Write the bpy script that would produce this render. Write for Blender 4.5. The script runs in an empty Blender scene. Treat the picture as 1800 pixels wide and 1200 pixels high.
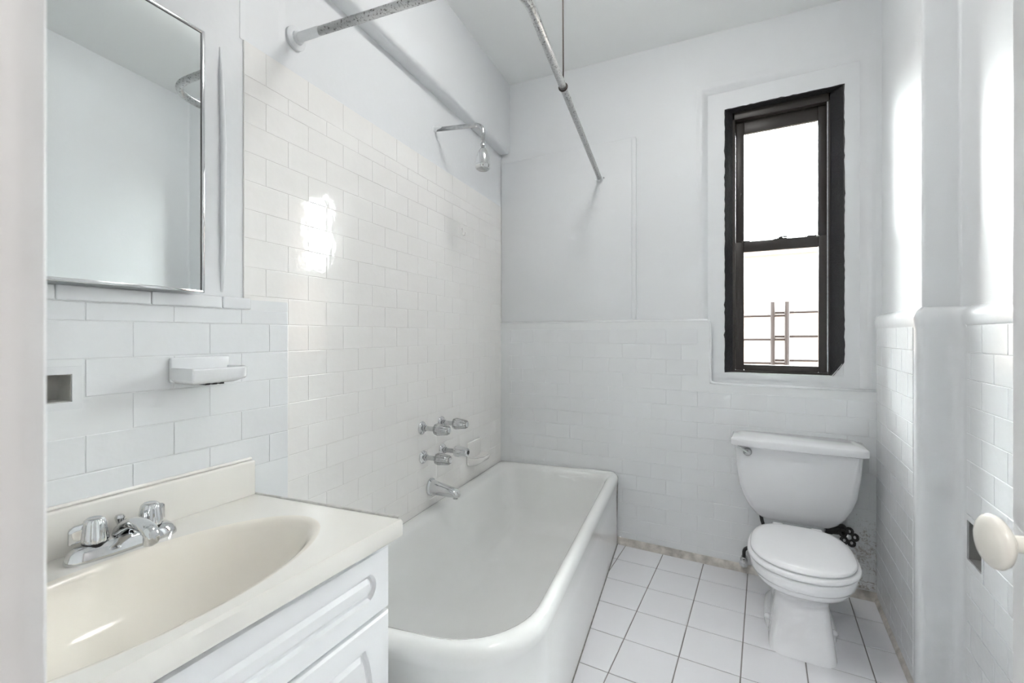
import bpy, bmesh, math, random
from mathutils import Vector, Matrix, Euler
from mathutils.geometry import tessellate_polygon

random.seed(7)
scene = bpy.context.scene
COL = scene.collection
R = math.radians

# ------------------------------------------------------------------ camera, sky, exposure
CAM_H = 1.25
cam_data = bpy.data.cameras.new('camera')
cam_data.sensor_width = 36.0
cam_data.lens = 16.0
cam_data.shift_y = 12.0 / 1800.0 * -1.0
cam_data.clip_start = 0.02
cam_data.dof.use_dof = True
cam_data.dof.focus_distance = 1.9
cam_data.dof.aperture_fstop = 9.0
cam = bpy.data.objects.new('camera', cam_data)
cam.location = (0, 0, CAM_H)
cam.rotation_euler = (R(90), 0, R(29))
COL.objects.link(cam)
scene.camera = cam

world = bpy.data.worlds.new('overcast_sky')
scene.world = world
world.use_nodes = True
wn = world.node_tree.nodes
wn['Background'].inputs['Color'].default_value = (0.96, 0.985, 1.0, 1)
wn['Background'].inputs['Strength'].default_value = 34.0

vs = scene.view_settings
vs.view_transform = 'Standard'
vs.look = 'None'
vs.gamma = 1.0
vs.use_curve_mapping = False
vs.exposure = 1.1
HALL_FILL = 36.0
BATH_LAMP = 17.0
scene.cycles.max_bounces = 10
scene.cycles.diffuse_bounces = 6
scene.cycles.glossy_bounces = 4
scene.cycles.transmission_bounces = 6
scene.cycles.use_adaptive_sampling = True
scene.cycles.adaptive_threshold = 0.05
scene.cycles.sample_clamp_indirect = 0.0

# ------------------------------------------------------------------ materials
MATS = {}


def mat(name, color, rough=0.4, metal=0.0, var=0.0, var_scale=6.0, bump=0.0, bump_scale=20.0,
        bump2=0.0, bump2_scale=90.0, ior=1.5, coat=0.0, emit=None, estr=0.0, trans=0.0, dark=None):
    m = bpy.data.materials.new(name)
    m.use_nodes = True
    nt = m.node_tree
    p = nt.nodes['Principled BSDF']
    p.inputs['Base Color'].default_value = (*color, 1)
    p.inputs['Roughness'].default_value = rough
    p.inputs['Metallic'].default_value = metal
    p.inputs['IOR'].default_value = ior
    p.inputs['Coat Weight'].default_value = coat
    p.inputs['Coat Roughness'].default_value = 0.05
    p.inputs['Transmission Weight'].default_value = trans
    if emit:
        p.inputs['Emission Color'].default_value = (*emit, 1)
        p.inputs['Emission Strength'].default_value = estr
    tc = nt.nodes.new('ShaderNodeNewGeometry')
    if var > 0:
        n = nt.nodes.new('ShaderNodeTexNoise')
        n.inputs['Scale'].default_value = var_scale
        n.inputs['Detail'].default_value = 4
        nt.links.new(tc.outputs['Position'], n.inputs['Vector'])
        r = nt.nodes.new('ShaderNodeMapRange')
        r.inputs['From Min'].default_value = 0.3
        r.inputs['From Max'].default_value = 0.7
        nt.links.new(n.outputs['Fac'], r.inputs['Value'])
        mx = nt.nodes.new('ShaderNodeMix')
        mx.data_type = 'RGBA'
        d = dark or tuple(c * (1 - var) for c in color)
        mx.inputs['A'].default_value = (*color, 1)
        mx.inputs['B'].default_value = (*d, 1)
        nt.links.new(r.outputs['Result'], mx.inputs['Factor'])
        nt.links.new(mx.outputs['Result'], p.inputs['Base Color'])
    prev = None
    for st, sc in ((bump, bump_scale), (bump2, bump2_scale)):
        if st > 0:
            n = nt.nodes.new('ShaderNodeTexNoise')
            n.inputs['Scale'].default_value = sc
            n.inputs['Detail'].default_value = 1.5
            nt.links.new(tc.outputs['Position'], n.inputs['Vector'])
            b = nt.nodes.new('ShaderNodeBump')
            b.inputs['Strength'].default_value = st
            b.inputs['Distance'].default_value = 0.01
            nt.links.new(n.outputs['Fac'], b.inputs['Height'])
            if prev:
                nt.links.new(prev.outputs['Normal'], b.inputs['Normal'])
            prev = b
    if prev:
        nt.links.new(prev.outputs['Normal'], p.inputs['Normal'])
    MATS[name] = m
    return m


def specks(m, spec_col, scale, lo, hi, stretch=(1, 1, 1)):
    """worn spots: mixes a second colour in through a thresholded noise"""
    nt = m.node_tree
    p = nt.nodes['Principled BSDF']
    g = nt.nodes.new('ShaderNodeNewGeometry')
    mp = nt.nodes.new('ShaderNodeMapping')
    mp.inputs['Scale'].default_value = stretch
    nt.links.new(g.outputs['Position'], mp.inputs['Vector'])
    n = nt.nodes.new('ShaderNodeTexNoise')
    n.inputs['Scale'].default_value = scale
    n.inputs['Detail'].default_value = 6
    n.inputs['Roughness'].default_value = 0.7
    nt.links.new(mp.outputs['Vector'], n.inputs['Vector'])
    r = nt.nodes.new('ShaderNodeMapRange')
    r.inputs['From Min'].default_value = lo
    r.inputs['From Max'].default_value = hi
    nt.links.new(n.outputs['Fac'], r.inputs['Value'])
    mx = nt.nodes.new('ShaderNodeMix')
    mx.data_type = 'RGBA'
    base = p.inputs['Base Color']
    if base.is_linked:
        nt.links.new(base.links[0].from_socket, mx.inputs['A'])
    else:
        mx.inputs['A'].default_value = base.default_value
    mx.inputs['B'].default_value = (*spec_col, 1)
    nt.links.new(r.outputs['Result'], mx.inputs['Factor'])
    nt.links.new(mx.outputs['Result'], base)
    return r, mx


PAINT = mat('plaster_paint', (.775, .795, .81), .42, ior=1.38, var=.02, var_scale=3, bump=.10, bump_scale=7, bump2=.05, bump2_scale=40)
CEIL = mat('ceiling_paint', (.85, .865, .86), .38, bump=.08, bump_scale=6)
PTILE = mat('painted_tile', (.79, .81, .825), .2, var=.02, var_scale=4, bump=.10, bump_scale=14, bump2=.03, bump2_scale=60)
BTILE = mat('painted_back_tile', (.79, .81, .825), .22, var=.02, var_scale=4, bump=.10, bump_scale=14, bump2=.03, bump2_scale=60)
STILE = mat('surround_tile', (.875, .868, .85), .07, var=.015, var_scale=5, bump=.07, bump_scale=16, bump2=.03, bump2_scale=55)
SGROUT = mat('surround_grout', (.83, .82, .80), .3, bump=.1, bump_scale=60)
PGROUT = mat('painted_joint', (.77, .79, .80), .28)
FTILE = mat('floor_tile_glaze', (.80, .81, .835), .28, var=.03, var_scale=2.5, bump=.02, bump_scale=30)
FGROUT = mat('floor_grout', (.33, .32, .31), .8, var=.35, var_scale=9)
ENAMEL = mat('tub_enamel', (.86, .875, .865), .13, var=.03, var_scale=3, bump=.02, bump_scale=9, coat=.3)
PORC = mat('toilet_porcelain', (.82, .83, .85), .1, coat=.4)
SEAT = mat('seat_plastic', (.85, .86, .88), .16)
MARBLE = mat('cultured_marble', (.80, .785, .745), .17, var=.02, var_scale=4)
BASIN = mat('cream_basin', (.83, .79, .715), .13, var=.02, var_scale=4)
CABINET = mat('cabinet_white', (.83, .84, .855), .38)
GAP = mat('shadow_gap_grey', (.45, .46, .45), .6)
CHROME = mat('chrome', (.70, .71, .72), .07, metal=1.0)
CHROME_D = mat('worn_chrome', (.62, .63, .64), .2, metal=1.0, var=.25, var_scale=60)
ROD = mat('pitted_rod_metal', (.60, .61, .61), .32, metal=.85)
specks(ROD, (.10, .095, .09), 130, .54, .62)
WIRE = mat('rusty_wire', (.05, .035, .03), .8)
MIRROR = mat('mirror_silver', (.79, .825, .825), .015, metal=1.0)
BLACK = mat('black_frame_paint', (.022, .022, .024), .34, bump=.25, bump_scale=50, bump2=.2, bump2_scale=160)
BRONZE = mat('dark_bronze_sash', (.035, .030, .027), .4)
ACRYL = mat('clear_acrylic', (.93, .94, .94), .06, trans=.9, ior=1.49)
IRON = mat('black_iron', (.012, .012, .013), .4)
FESC = mat('fire_escape_metal', (.009, .009, .01), .7)
FACADE = mat('stucco_facade', (.20, .19, .173), .9, var=.08, var_scale=1.2)
CAULK = mat('dirty_caulk', (.70, .67, .62), .6, var=.45, var_scale=25)
EDGE_LINE = mat('edge_line_grey', (.74, .73, .71), .6, var=.2, var_scale=40)
GCAULK = mat('grey_caulk', (.38, .37, .35), .7, var=.5, var_scale=40)
NICHE = mat('niche_grey', (.60, .59, .56), .4, var=.3, var_scale=12)
KNOB = mat('ivory_knob', (.80, .78, .72), .22, var=.04, var_scale=10)
specks(KNOB, (.25, .2, .16), 45, .68, .74)
DOORP = mat('door_paint', (.80, .805, .81), .3, bump=.15, bump_scale=25)
specks(DOORP, (.45, .44, .43), 60, .70, .76)
LAMPGLASS = mat('lamp_glass_bath', (.9, .9, .88), .4, emit=(1, .975, .94), estr=BATH_LAMP)
HALL_FILL_GLOW = mat('fill_glow_hall', (.9, .9, .88), .4, emit=(1, .98, .955), estr=HALL_FILL)
HALLP = mat('hall_brown_paint', (.22, .19, .165), .6, var=.1, var_scale=2)
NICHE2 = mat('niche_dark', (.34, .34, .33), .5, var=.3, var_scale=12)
RUBBER = mat('dark_hose', (.03, .03, .032), .45)

# window glass: a thin clear pane that passes light straight through with a fresnel sheen
GLASS = bpy.data.materials.new('window_glass')
GLASS.use_nodes = True
_nt = GLASS.node_tree
_nt.nodes.remove(_nt.nodes['Principled BSDF'])
_tr = _nt.nodes.new('ShaderNodeBsdfTransparent')
_tr.inputs['Color'].default_value = (.95, .96, .95, 1)
_gl = _nt.nodes.new('ShaderNodeBsdfGlossy')
_gl.inputs['Roughness'].default_value = .02
_fr = _nt.nodes.new('ShaderNodeFresnel')
_fr.inputs['IOR'].default_value = 1.45
_mx = _nt.nodes.new('ShaderNodeMixShader')
_nt.links.new(_fr.outputs[0], _mx.inputs[0])
_nt.links.new(_tr.outputs[0], _mx.inputs[1])
_nt.links.new(_gl.outputs[0], _mx.inputs[2])
_nt.links.new(_mx.outputs[0], _nt.nodes['Material Output'].inputs['Surface'])


def stain(m, color, cx, cz, rad, lo, hi):
    """grime with its own ragged shape round one spot of the wall (world X and Z)"""
    nt = m.node_tree
    p = nt.nodes['Principled BSDF']
    g = nt.nodes.new('ShaderNodeNewGeometry')
    sub = nt.nodes.new('ShaderNodeVectorMath')
    sub.operation = 'SUBTRACT'
    sub.inputs[1].default_value = (cx, 2.70, cz)
    nt.links.new(g.outputs['Position'], sub.inputs[0])
    ln = nt.nodes.new('ShaderNodeVectorMath')
    ln.operation = 'LENGTH'
    nt.links.new(sub.outputs[0], ln.inputs[0])
    r1 = nt.nodes.new('ShaderNodeMapRange')
    r1.inputs['From Min'].default_value = 0
    r1.inputs['From Max'].default_value = rad
    r1.inputs['To Min'].default_value = 0.12
    r1.inputs['To Max'].default_value = -0.25
    r1.clamp = True
    nt.links.new(ln.outputs['Value'], r1.inputs['Value'])
    n = nt.nodes.new('ShaderNodeTexNoise')
    n.inputs['Scale'].default_value = 38
    n.inputs['Detail'].default_value = 8
    n.inputs['Roughness'].default_value = .75
    n.inputs['Distortion'].default_value = 1.5
    nt.links.new(g.outputs['Position'], n.inputs['Vector'])
    ad = nt.nodes.new('ShaderNodeMath')
    ad.operation = 'ADD'
    nt.links.new(n.outputs['Fac'], ad.inputs[0])
    nt.links.new(r1.outputs['Result'], ad.inputs[1])
    r2 = nt.nodes.new('ShaderNodeMapRange')
    r2.inputs['From Min'].default_value = lo
    r2.inputs['From Max'].default_value = hi
    nt.links.new(ad.outputs[0], r2.inputs['Value'])
    mx = nt.nodes.new('ShaderNodeMix')
    mx.data_type = 'RGBA'
    base = p.inputs['Base Color']
    nt.links.new(base.links[0].from_socket, mx.inputs['A'])
    mx.inputs['B'].default_value = (*color, 1)
    nt.links.new(r2.outputs['Result'], mx.inputs['Factor'])
    nt.links.new(mx.outputs['Result'], base)


stain(BTILE, (.42, .39, .36), .42, .22, .42, .56, .68)
stain(BTILE, (.30, .24, .19), .40, .03, .16, .52, .66)


# ------------------------------------------------------------------ mesh helpers
def new_obj(name, bm, material, parent=None, smooth=False, bevel=0, seg=2, angle=35, **props):
    me = bpy.data.meshes.new(name)
    bmesh.ops.recalc_face_normals(bm, faces=bm.faces)
    bm.to_mesh(me)
    bm.free()
    me.materials.append(material)
    return link_mesh(name, me, parent, smooth, bevel, seg, angle, **props)


def link_mesh(name, me, parent=None, smooth=False, bevel=0, seg=2, angle=35, **props):
    o = bpy.data.objects.new(name, me)
    COL.objects.link(o)
    if parent:
        o.parent = parent
    if bevel:
        b = o.modifiers.new('bevel', 'BEVEL')
        b.width = bevel
        b.segments = seg
        b.limit_method = 'ANGLE'
        b.angle_limit = R(40)
        b.harden_normals = False
        smooth = True
    if smooth:
        for p in me.polygons:
            p.use_smooth = True
        if angle < 180:
            # mark sharp edges above the angle so flat faces stay flat
            bm = bmesh.new()
            bm.from_mesh(me)
            for e in bm.edges:
                if len(e.link_faces) == 2 and e.calc_face_angle(0) > R(angle):
                    e.smooth = bool(bevel)
            bm.to_mesh(me)
            bm.free()
    for k, v in props.items():
        o[k] = v
    return o


def empty(name, loc=(0, 0, 0), rz=0.0, **props):
    o = bpy.data.objects.new(name, None)
    COL.objects.link(o)
    o.location = loc
    o.rotation_euler = (0, 0, R(rz))
    o.empty_display_size = .05
    for k, v in props.items():
        o[k] = v
    return o


def tag(o, label, cat, group=None):
    o['label'] = label
    o['category'] = cat
    if group:
        o['group'] = group
    return o


def box(bm, x0, x1, y0, y1, z0, z1, M=None):
    vs_ = [bm.verts.new(Vector((x, y, z)) if M is None else M @ Vector((x, y, z)))
           for x in (x0, x1) for y in (y0, y1) for z in (z0, z1)]
    for f in ((0, 1, 3, 2), (4, 6, 7, 5), (0, 4, 5, 1), (2, 3, 7, 6), (0, 2, 6, 4), (1, 5, 7, 3)):
        bm.faces.new([vs_[i] for i in f])
    return bm


def boxes(*bs):
    bm = bmesh.new()
    for b in bs:
        box(bm, *b)
    return bm


def loft(rings, cap0=True, cap1=True, closed=True, bm=None):
    bm = bm or bmesh.new()
    vr = [[bm.verts.new(p) for p in r] for r in rings]
    n = len(vr[0])
    for a, b in zip(vr[:-1], vr[1:]):
        for i in range(n if closed else n - 1):
            j = (i + 1) % n
            bm.faces.new((a[i], a[j], b[j], b[i]))
    if cap0:
        bm.faces.new(vr[0][::-1])
    if cap1:
        bm.faces.new(vr[-1])
    return bm


def lathe(profile, n=24, M=None, bm=None, flute=0, depth=0.0, cap0=True, cap1=True):
    """profile: (radius, height) along local Z; flute>0 gives lobes round the rim"""
    rings = []
    for q in profile:
        r, z = q[0], q[1]
        dep = depth if len(q) < 3 else q[2]
        ring = []
        for i in range(n):
            a = 2 * math.pi * i / n
            rr = r - (dep * (.5 - .5 * math.cos(flute * a)) if flute else 0)
            v = Vector((rr * math.cos(a), rr * math.sin(a), z))
            ring.append(M @ v if M else v)
        rings.append(ring)
    return loft(rings, cap0, cap1, bm=bm)


def tube(path, radius, n=12, bm=None, caps=True):
    """sweeps a circle along a 3-D path; radius may be a list"""
    P = [Vector(p) for p in path]
    rings = []
    up = None
    for i, p in enumerate(P):
        t = (P[min(i + 1, len(P) - 1)] - P[max(i - 1, 0)]).normalized()
        if up is None:
            up = Vector((0, 0, 1)) if abs(t.z) < .9 else Vector((1, 0, 0))
        side = t.cross(up).normalized()
        up = side.cross(t).normalized()
        r = radius[i] if isinstance(radius, (list, tuple)) else radius
        rings.append([p + (side * math.cos(2 * math.pi * k / n) + up * math.sin(2 * math.pi * k / n)) * r for k in range(n)])
    return loft(rings, caps, caps, bm=bm)


def arc_path(pts, radius, seg=8):
    """polyline with its inner corners rounded to the given radius"""
    P = [Vector(p) for p in pts]
    out = [P[0]]
    for a, b, c in zip(P[:-2], P[1:-1], P[2:]):
        u = (a - b).normalized()
        v = (c - b).normalized()
        ang = u.angle(v)
        d = min(radius / math.tan(ang / 2), (a - b).length * .95, (c - b).length * .95)
        s, e = b + u * d, b + v * d
        for i in range(seg + 1):
            t = i / seg
            out.append((1 - t) ** 2 * s + 2 * t * (1 - t) * b + t * t * e)
    out.append(P[-1])
    return out


def round_poly(pts, radii, seg=10):
    """closed 2-D polygon with true rounded corners"""
    n = len(pts)
    out = []
    for i in range(n):
        a, b, c = Vector(pts[i - 1]), Vector(pts[i]), Vector(pts[(i + 1) % n])
        r = radii[i] if isinstance(radii, (list, tuple)) else radii
        u = (a - b).normalized()
        v = (c - b).normalized()
        ang = u.angle(v)
        d = r / math.tan(ang / 2)
        cen = b + (u + v).normalized() * (r / math.sin(ang / 2))
        s = b + u * d - cen
        e = b + v * d - cen
        a0 = math.atan2(s.y, s.x)
        a1 = math.atan2(e.y, e.x)
        da = (a1 - a0 + math.pi) % (2 * math.pi) - math.pi
        for k in range(seg + 1):
            t = a0 + da * k / seg
            out.append(cen + Vector((math.cos(t), math.sin(t))) * r)
    return out


def cast_ring(poly, centre, angs):
    out = []
    n = len(poly)
    for a in angs:
        d = Vector((math.cos(a), math.sin(a)))
        best = 0
        for i in range(n):
            p, q = poly[i] - centre, poly[(i + 1) % n] - centre
            e = q - p
            den = d.x * e.y - d.y * e.x
            if abs(den) < 1e-12:
                continue
            t = (p.x * e.y - p.y * e.x) / den
            u = (p.x * d.y - p.y * d.x) / den
            if t > 0 and -1e-6 <= u <= 1 + 1e-6:
                best = max(best, t)
        out.append(centre + d * best)
    return out


def inset_poly(poly, d):
    """moves every vertex of a closed counter-clockwise 2-D polygon inwards by d"""
    n = len(poly)
    out = []
    for i in range(n):
        a, b, c = Vector(poly[i - 1]), Vector(poly[i]), Vector(poly[(i + 1) % n])
        t1 = (b - a).normalized()
        t2 = (c - b).normalized()
        n1 = Vector((-t1.y, t1.x))
        n2 = Vector((-t2.y, t2.x))
        m = (n1 + n2)
        if m.length < 1e-6:
            m = n1
        m.normalize()
        k = d / max(.3, m.dot(n1))
        out.append(b + m * k)
    return out


def offset_path(path, d):
    """open 2-D path moved to its left by d, mitred"""
    n = len(path)
    out = []
    for i in range(n):
        b = Vector(path[i])
        t1 = (b - Vector(path[i - 1])).normalized() if i > 0 else (Vector(path[1]) - b).normalized()
        t2 = (Vector(path[i + 1]) - b).normalized() if i < n - 1 else t1
        n1 = Vector((-t1.y, t1.x))
        n2 = Vector((-t2.y, t2.x))
        m = (n1 + n2).normalized()
        out.append(b + m * (d / max(.3, m.dot(n1))))
    return out


def sweep_xy(path, profile, bm=None):
    """profile (offset to the left, z) swept along a level 2-D path; open sheet"""
    rings = []
    for off, z in profile:
        rings.append([Vector((p.x, p.y, z)) for p in offset_path(path, off)])
    return loft(rings, False, False, closed=False, bm=bm)


def holed(x0, x1, z0, z1, hx0, hx1, hz0, hz1, y0, y1):
    """slab in the xz plane with one rectangular hole, as four boxes"""
    return [(x0, hx0, y0, y1, z0, z1), (hx1, x1, y0, y1, z0, z1),
            (hx0, hx1, y0, y1, z0, hz0), (hx0, hx1, y0, y1, hz1, z1)]


def superring(cx, cy, hw, yf, yb, z, n=48, e=2.4, eb=None):
    """egg-like ring: front (low y) and back half with their own exponents"""
    ym = cy
    ring = []
    for i in range(n):
        a = 2 * math.pi * i / n
        ca, sa = math.cos(a), math.sin(a)
        ex = e if sa < 0 else (eb or e)
        x = hw * math.copysign(abs(ca) ** (2 / ex), ca)
        ly = (yb - ym) if sa > 0 else (ym - yf)
        y = ly * math.copysign(abs(sa) ** (2 / ex), sa)
        ring.append(Vector((cx + x, ym + y, z)))
    return ring


# ------------------------------------------------------------------ tiles
_tile_cache = {}


def tile_mesh(w, h, t, inset, material, key):
    k = (round(w, 4), round(h, 4), key)
    if k in _tile_cache:
        return _tile_cache[k]
    bm = bmesh.new()
    rings = []
    for d, y in ((0, 0), (0, -t * .45), (inset * .4, -t * .85), (inset, -t)):
        rings.append([bm.verts.new((sx * (w / 2 - d), y, sz * (h / 2 - d))) for sx, sz in ((-1, -1), (1, -1), (1, 1), (-1, 1))])
    for a, b in zip(rings[:-1], rings[1:]):
        for i in range(4):
            bm.faces.new((a[i], a[(i + 1) % 4], b[(i + 1) % 4], b[i]))
    bm.faces.new(rings[-1])
    bmesh.ops.recalc_face_normals(bm, faces=bm.faces)
    # open back: make sure the front looks to -y
    bm.faces.ensure_lookup_table()
    if bm.faces[-1].normal.y > 0:
        bmesh.ops.reverse_faces(bm, faces=bm.faces)
    me = bpy.data.meshes.new('tile')
    bm.to_mesh(me)
    bm.free()
    me.materials.append(material)
    _tile_cache[k] = me
    return me


def tile_field(parent, material, key, x0, x1, zs, pitch_x, phase, gap, t, inset, y=0.0, wob=.004, skip=None, alt=True):
    """running-bond rows of single tiles in the wall frame (x right, z up, room at -y)"""
    for r, (z0, z1) in enumerate(zip(zs[:-1], zs[1:])):
        off = phase + (pitch_x / 2 if (alt and r % 2) else 0)
        k = math.floor((x0 - off) / pitch_x)
        while off + k * pitch_x < x1 - 1e-4:
            a = max(x0, off + k * pitch_x)
            b = min(x1, off + (k + 1) * pitch_x)
            k += 1
            if b - a < .012:
                continue
            if skip and skip(a, b, z0, z1):
                continue
            me = tile_mesh(b - a - gap, z1 - z0 - gap, t, inset, material, key)
            o = bpy.data.objects.new('tile', me)
            COL.objects.link(o)
            o.parent = parent
            o.location = ((a + b) / 2, y, (z0 + z1) / 2)
            o.rotation_euler = (random.uniform(-wob, wob), 0, random.uniform(-wob, wob) * .6)


# ------------------------------------------------------------------ room shell
CEIL_Z = 2.92
WAIN = 1.335          # top of the tiled wainscot
ROW = .0864
PITCH = .168

# floor ------------------------------------------------------------
floor = new_obj('floor', boxes((-1.75, .95, -2.3, 3.05, -.12, -.003)), FGROUT, kind='structure')
fp = .2145
fx0, fy0 = -.505, 2.505
_ft = {}


def floor_tile(a, b, c, d):
    w, h = b - a - .0045, d - c - .0045
    k = (round(w, 3), round(h, 3))
    if k not in _ft:
        bm = bmesh.new()
        rings = []
        for ins, z in ((0, -.003), (0, -.001), (.0012, -.0002), (.003, 0)):
            rings.append([Vector((sx * (w / 2 - ins), sy * (h / 2 - ins), z)) for sx, sy in ((-1, -1), (1, -1), (1, 1), (-1, 1))])
        loft(rings, False, True, bm=bm)
        bmesh.ops.recalc_face_normals(bm, faces=bm.faces)
        bm.faces.ensure_lookup_table()
        if bm.faces[-1].normal.z < 0:
            bmesh.ops.reverse_faces(bm, faces=bm.faces)
        me = bpy.data.meshes.new('floor_tile')
        bm.to_mesh(me)
        bm.free()
        me.materials.append(FTILE)
        _ft[k] = me
    o = bpy.data.objects.new('floor_tile', _ft[k])
    COL.objects.link(o)
    o.parent = floor
    o.location = ((a + b) / 2, (c + d) / 2, random.uniform(-.0003, 0))
    o.rotation_euler = (random.uniform(-.0012, .0012), random.uniform(-.0012, .0012), random.uniform(-.003, .003))


for i in range(-4, 6):
    for j in range(-12, 2):
        a, b = fx0 + i * fp, fx0 + (i + 1) * fp
        c, d = fy0 + (j - 1) * fp, fy0 + j * fp
        b = min(b, .470 if c > 1.9 else .580)
        d = min(d, 2.700)
        if b - a < .02 or d - c < .02 or d < .05:
            continue
        if b < -.95 and d > .95:
            continue            # wholly under the bathtub
        if b < -1.30 or (b < -.95 and d < .95):
            continue            # under the vanity
        floor_tile(a, b, c, d)

# ceiling: a little lower towards the right wall -----------------------
bm = bmesh.new()
vsx = [bm.verts.new(p) for p in ((-1.75, -2.3, 2.965), (.95, -2.3, 2.855), (.95, 3.05, 2.855), (-1.75, 3.05, 2.965),
                                 (-1.75, -2.3, 3.1), (.95, -2.3, 3.1), (.95, 3.05, 3.1), (-1.75, 3.05, 3.1))]
for f in ((0, 1, 2, 3), (7, 6, 5, 4), (0, 4, 5, 1), (1, 5, 6, 2), (2, 6, 7, 3), (3, 7, 4, 0)):
    bm.faces.new([vsx[i] for i in f])
ceiling = new_obj('ceiling', bm, CEIL, kind='structure')

# back wall (frame origin 0, 2.72; x right, y into the wall) -----------
YB = 2.72
wall_back = new_obj('wall_back', boxes(
    *holed(-1.70, .60, 0, 2.98, -.305, .435, .985, 2.607, YB, YB + .025),
    *holed(-1.70, .60, 0, 2.98, -.187, .341, 1.043, 2.478, YB + .025, YB + .22)), PAINT, kind='structure')
# patched plasterboard sheet above the wainscot, by the tub
b = bmesh.new()
box(b, -1.588, -.666, YB - .009, YB, WAIN, 2.425)
new_obj('patch_panel', b, PAINT, wall_back, bevel=.006, seg=2)
b = boxes((-.69, -.662, YB - .017, YB - .0005, WAIN + .005, 2.415))
new_obj('panel_batten', b, PAINT, wall_back, bevel=.006, seg=3)
# soft plaster edge round the window recess
path = [(-.305, .99), (-.305, 2.607), (.435, 2.607), (.435, .99)]
b = bmesh.new()
prof = [(-.03, .0005), (-.015, -.002), (-.004, -.003), (.006, .001), (.018, .012), (.03, .0245)]
rings = []
for off, dy in prof:
    rings.append([Vector((p.x, YB + dy, p.y)) for p in offset_path([Vector(q) for q in path], off * -1)])
loft(rings, False, False, closed=False, bm=b)
new_obj('recess_edge', b, PAINT, wall_back, smooth=True, angle=180)

# tiled wainscot of the back wall with its notch under the window
b = boxes((-1.588, -.262, YB - .014, YB, 0, WAIN - .004), (-.262, .470, YB - .014, YB, 0, .981))
wainscot_back = new_obj('wainscot', b, PGROUT, wall_back)
# rounded nosing on the notch and on top
b = tube(arc_path([(-1.585, YB - .0055, WAIN - .006), (-.262, YB - .0055, WAIN - .006), (-.262, YB - .0055, .981), (.47, YB - .0055, .981)], .03, 6), .0095, 12)
new_obj('nosing', b, PTILE, wall_back, smooth=True, angle=180)
zs_low = [.0 + .0395] + [WAIN - .0525 - ROW * k for k in range(14, -1, -1)]
zs_low = [z for z in zs_low if z >= .039]
tile_field(wainscot_back, BTILE, 'b', -1.52, .470, zs_low, PITCH, -1.50, .0016, .0016, .0016, y=YB - .014, wob=.0035,
           skip=lambda a, b_, z0, z1: (b_ > -.30 and z1 > .965) or (b_ < -1.1 and z1 < .40))

# left wall, tub part: frame FL, left part by the vanity: frame FV ------
FL_O, FL_A = (-1.3566 - .002 * .99, .8 - .002 * .12), 96.9
FV_O, FV_A = (-1.36, .82), 92.5
wall_left = new_obj('wall_left', boxes((-.02, 2.02, .012, .16, 0, 3.0)), PAINT, kind='structure')
wall_left.location = (*FL_O, 0)
wall_left.rotation_euler = (0, 0, R(FL_A))
# boxed soffit along the top of the wall
b = boxes((-1.0, 1.935, -.068, .02, 2.485, 2.99))
new_obj('soffit', b, PAINT, wall_left, bevel=.022, seg=3)
# tiled surround: one slab of joints, one object for each tile
b = boxes((0, 1.935, 0, .012, WAIN - .0535, 2.13), (.149, 1.935, 0, .012, .3, WAIN - .0535))
surround = new_obj('tub_surround', b, SGROUT, wall_left)
zb = WAIN - .0535
zs_s = [.33] + [zb - ROW * k for k in range(10, -1, -1)] + [zb + ROW * k for k in range(1, 9)] + [zb + ROW * 8 + .055, 2.13]
zs_s = sorted(z for z in set(zs_s) if .32 < z <= 2.131)
tile_field(surround, STILE, 's', 0, 1.935, zs_s, PITCH, .0745, .0013, .0012, .0014, y=0, wob=.007,
           skip=lambda a, b_, z0, z1: z1 < zb + .01 and (a + b_) / 2 < .149)
new_obj('plaster_skin', boxes((-.01, 1.935, .003, .012, 2.1305, 2.6)), PAINT, wall_left)
# edge strip where the surround stops against the painted wainscot
new_obj('edge_strip', boxes((.144, .158, -.004, .004, .4, zb)), STILE, wall_left, bevel=.002)

# vanity part of the left wall
wall_left2 = new_obj('wall_left_vanity', boxes(*holed(-2.4, .13, 0, 3.0, -.565, -.412, 1.102, 1.163, .012, .16)), PAINT, kind='structure')
wall_left2.location = (*FV_O, 0)
wall_left2.rotation_euler = (0, 0, R(FV_A))
b = boxes(*holed(-.80, .128, .0, WAIN + .02, -.565, -.412, 1.102, 1.163, 0, .012))
wains_v = new_obj('wainscot', b, PGROUT, wall_left2)
zs_v = [zb - ROW * k for k in range(5, -1, -1)] + [zb + .043]
tile_field(wains_v, PTILE, 'v', -.80, .128, zs_v, .180, -.2984, .0018, .0017, .0018, y=0, wob=.004,
           skip=lambda a, b_, z0, z1: (a < -.39 and b_ > -.60 and z1 > 1.08 and z0 < 1.19))
# cap course in long bullnose pieces
for i, (a, b_) in enumerate(((-.80, -.62), (-.62, -.44), (-.44, -.26), (-.26, -.085), (-.085, .0))):
    bm = bmesh.new()
    box(bm, a + .0006, b_ - .0006, -.007, .002, zb + .044, zb + .078)
    new_obj('cap_tile', bm, PTILE, wall_left2, bevel=.006, seg=3)
# frame of the little recessed niche
b = bmesh.new()
for q in holed(-.585, -.395, 1.085, 1.18, -.565, -.412, 1.102, 1.163, -.004, .012):
    box(b, *q)
new_obj('niche_frame', b, PTILE, wall_left2)
b = boxes((-.57, -.407, .06, .064, 1.097, 1.168), (-.4135, -.410, .0005, .06, 1.1035, 1.1615), (-.567, -.5635, .0005, .06, 1.1035, 1.1615),
          (-.567, -.410, .0005, .06, 1.100, 1.1035), (-.567, -.410, .0005, .06, 1.1615, 1.165))
new_obj('niche_lining', b, NICHE, wall_left2)
new_obj('plaster_skin', boxes((-.80, .0, .003, .012, zb + .078, 2.99)), PAINT, wall_left2)
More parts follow.
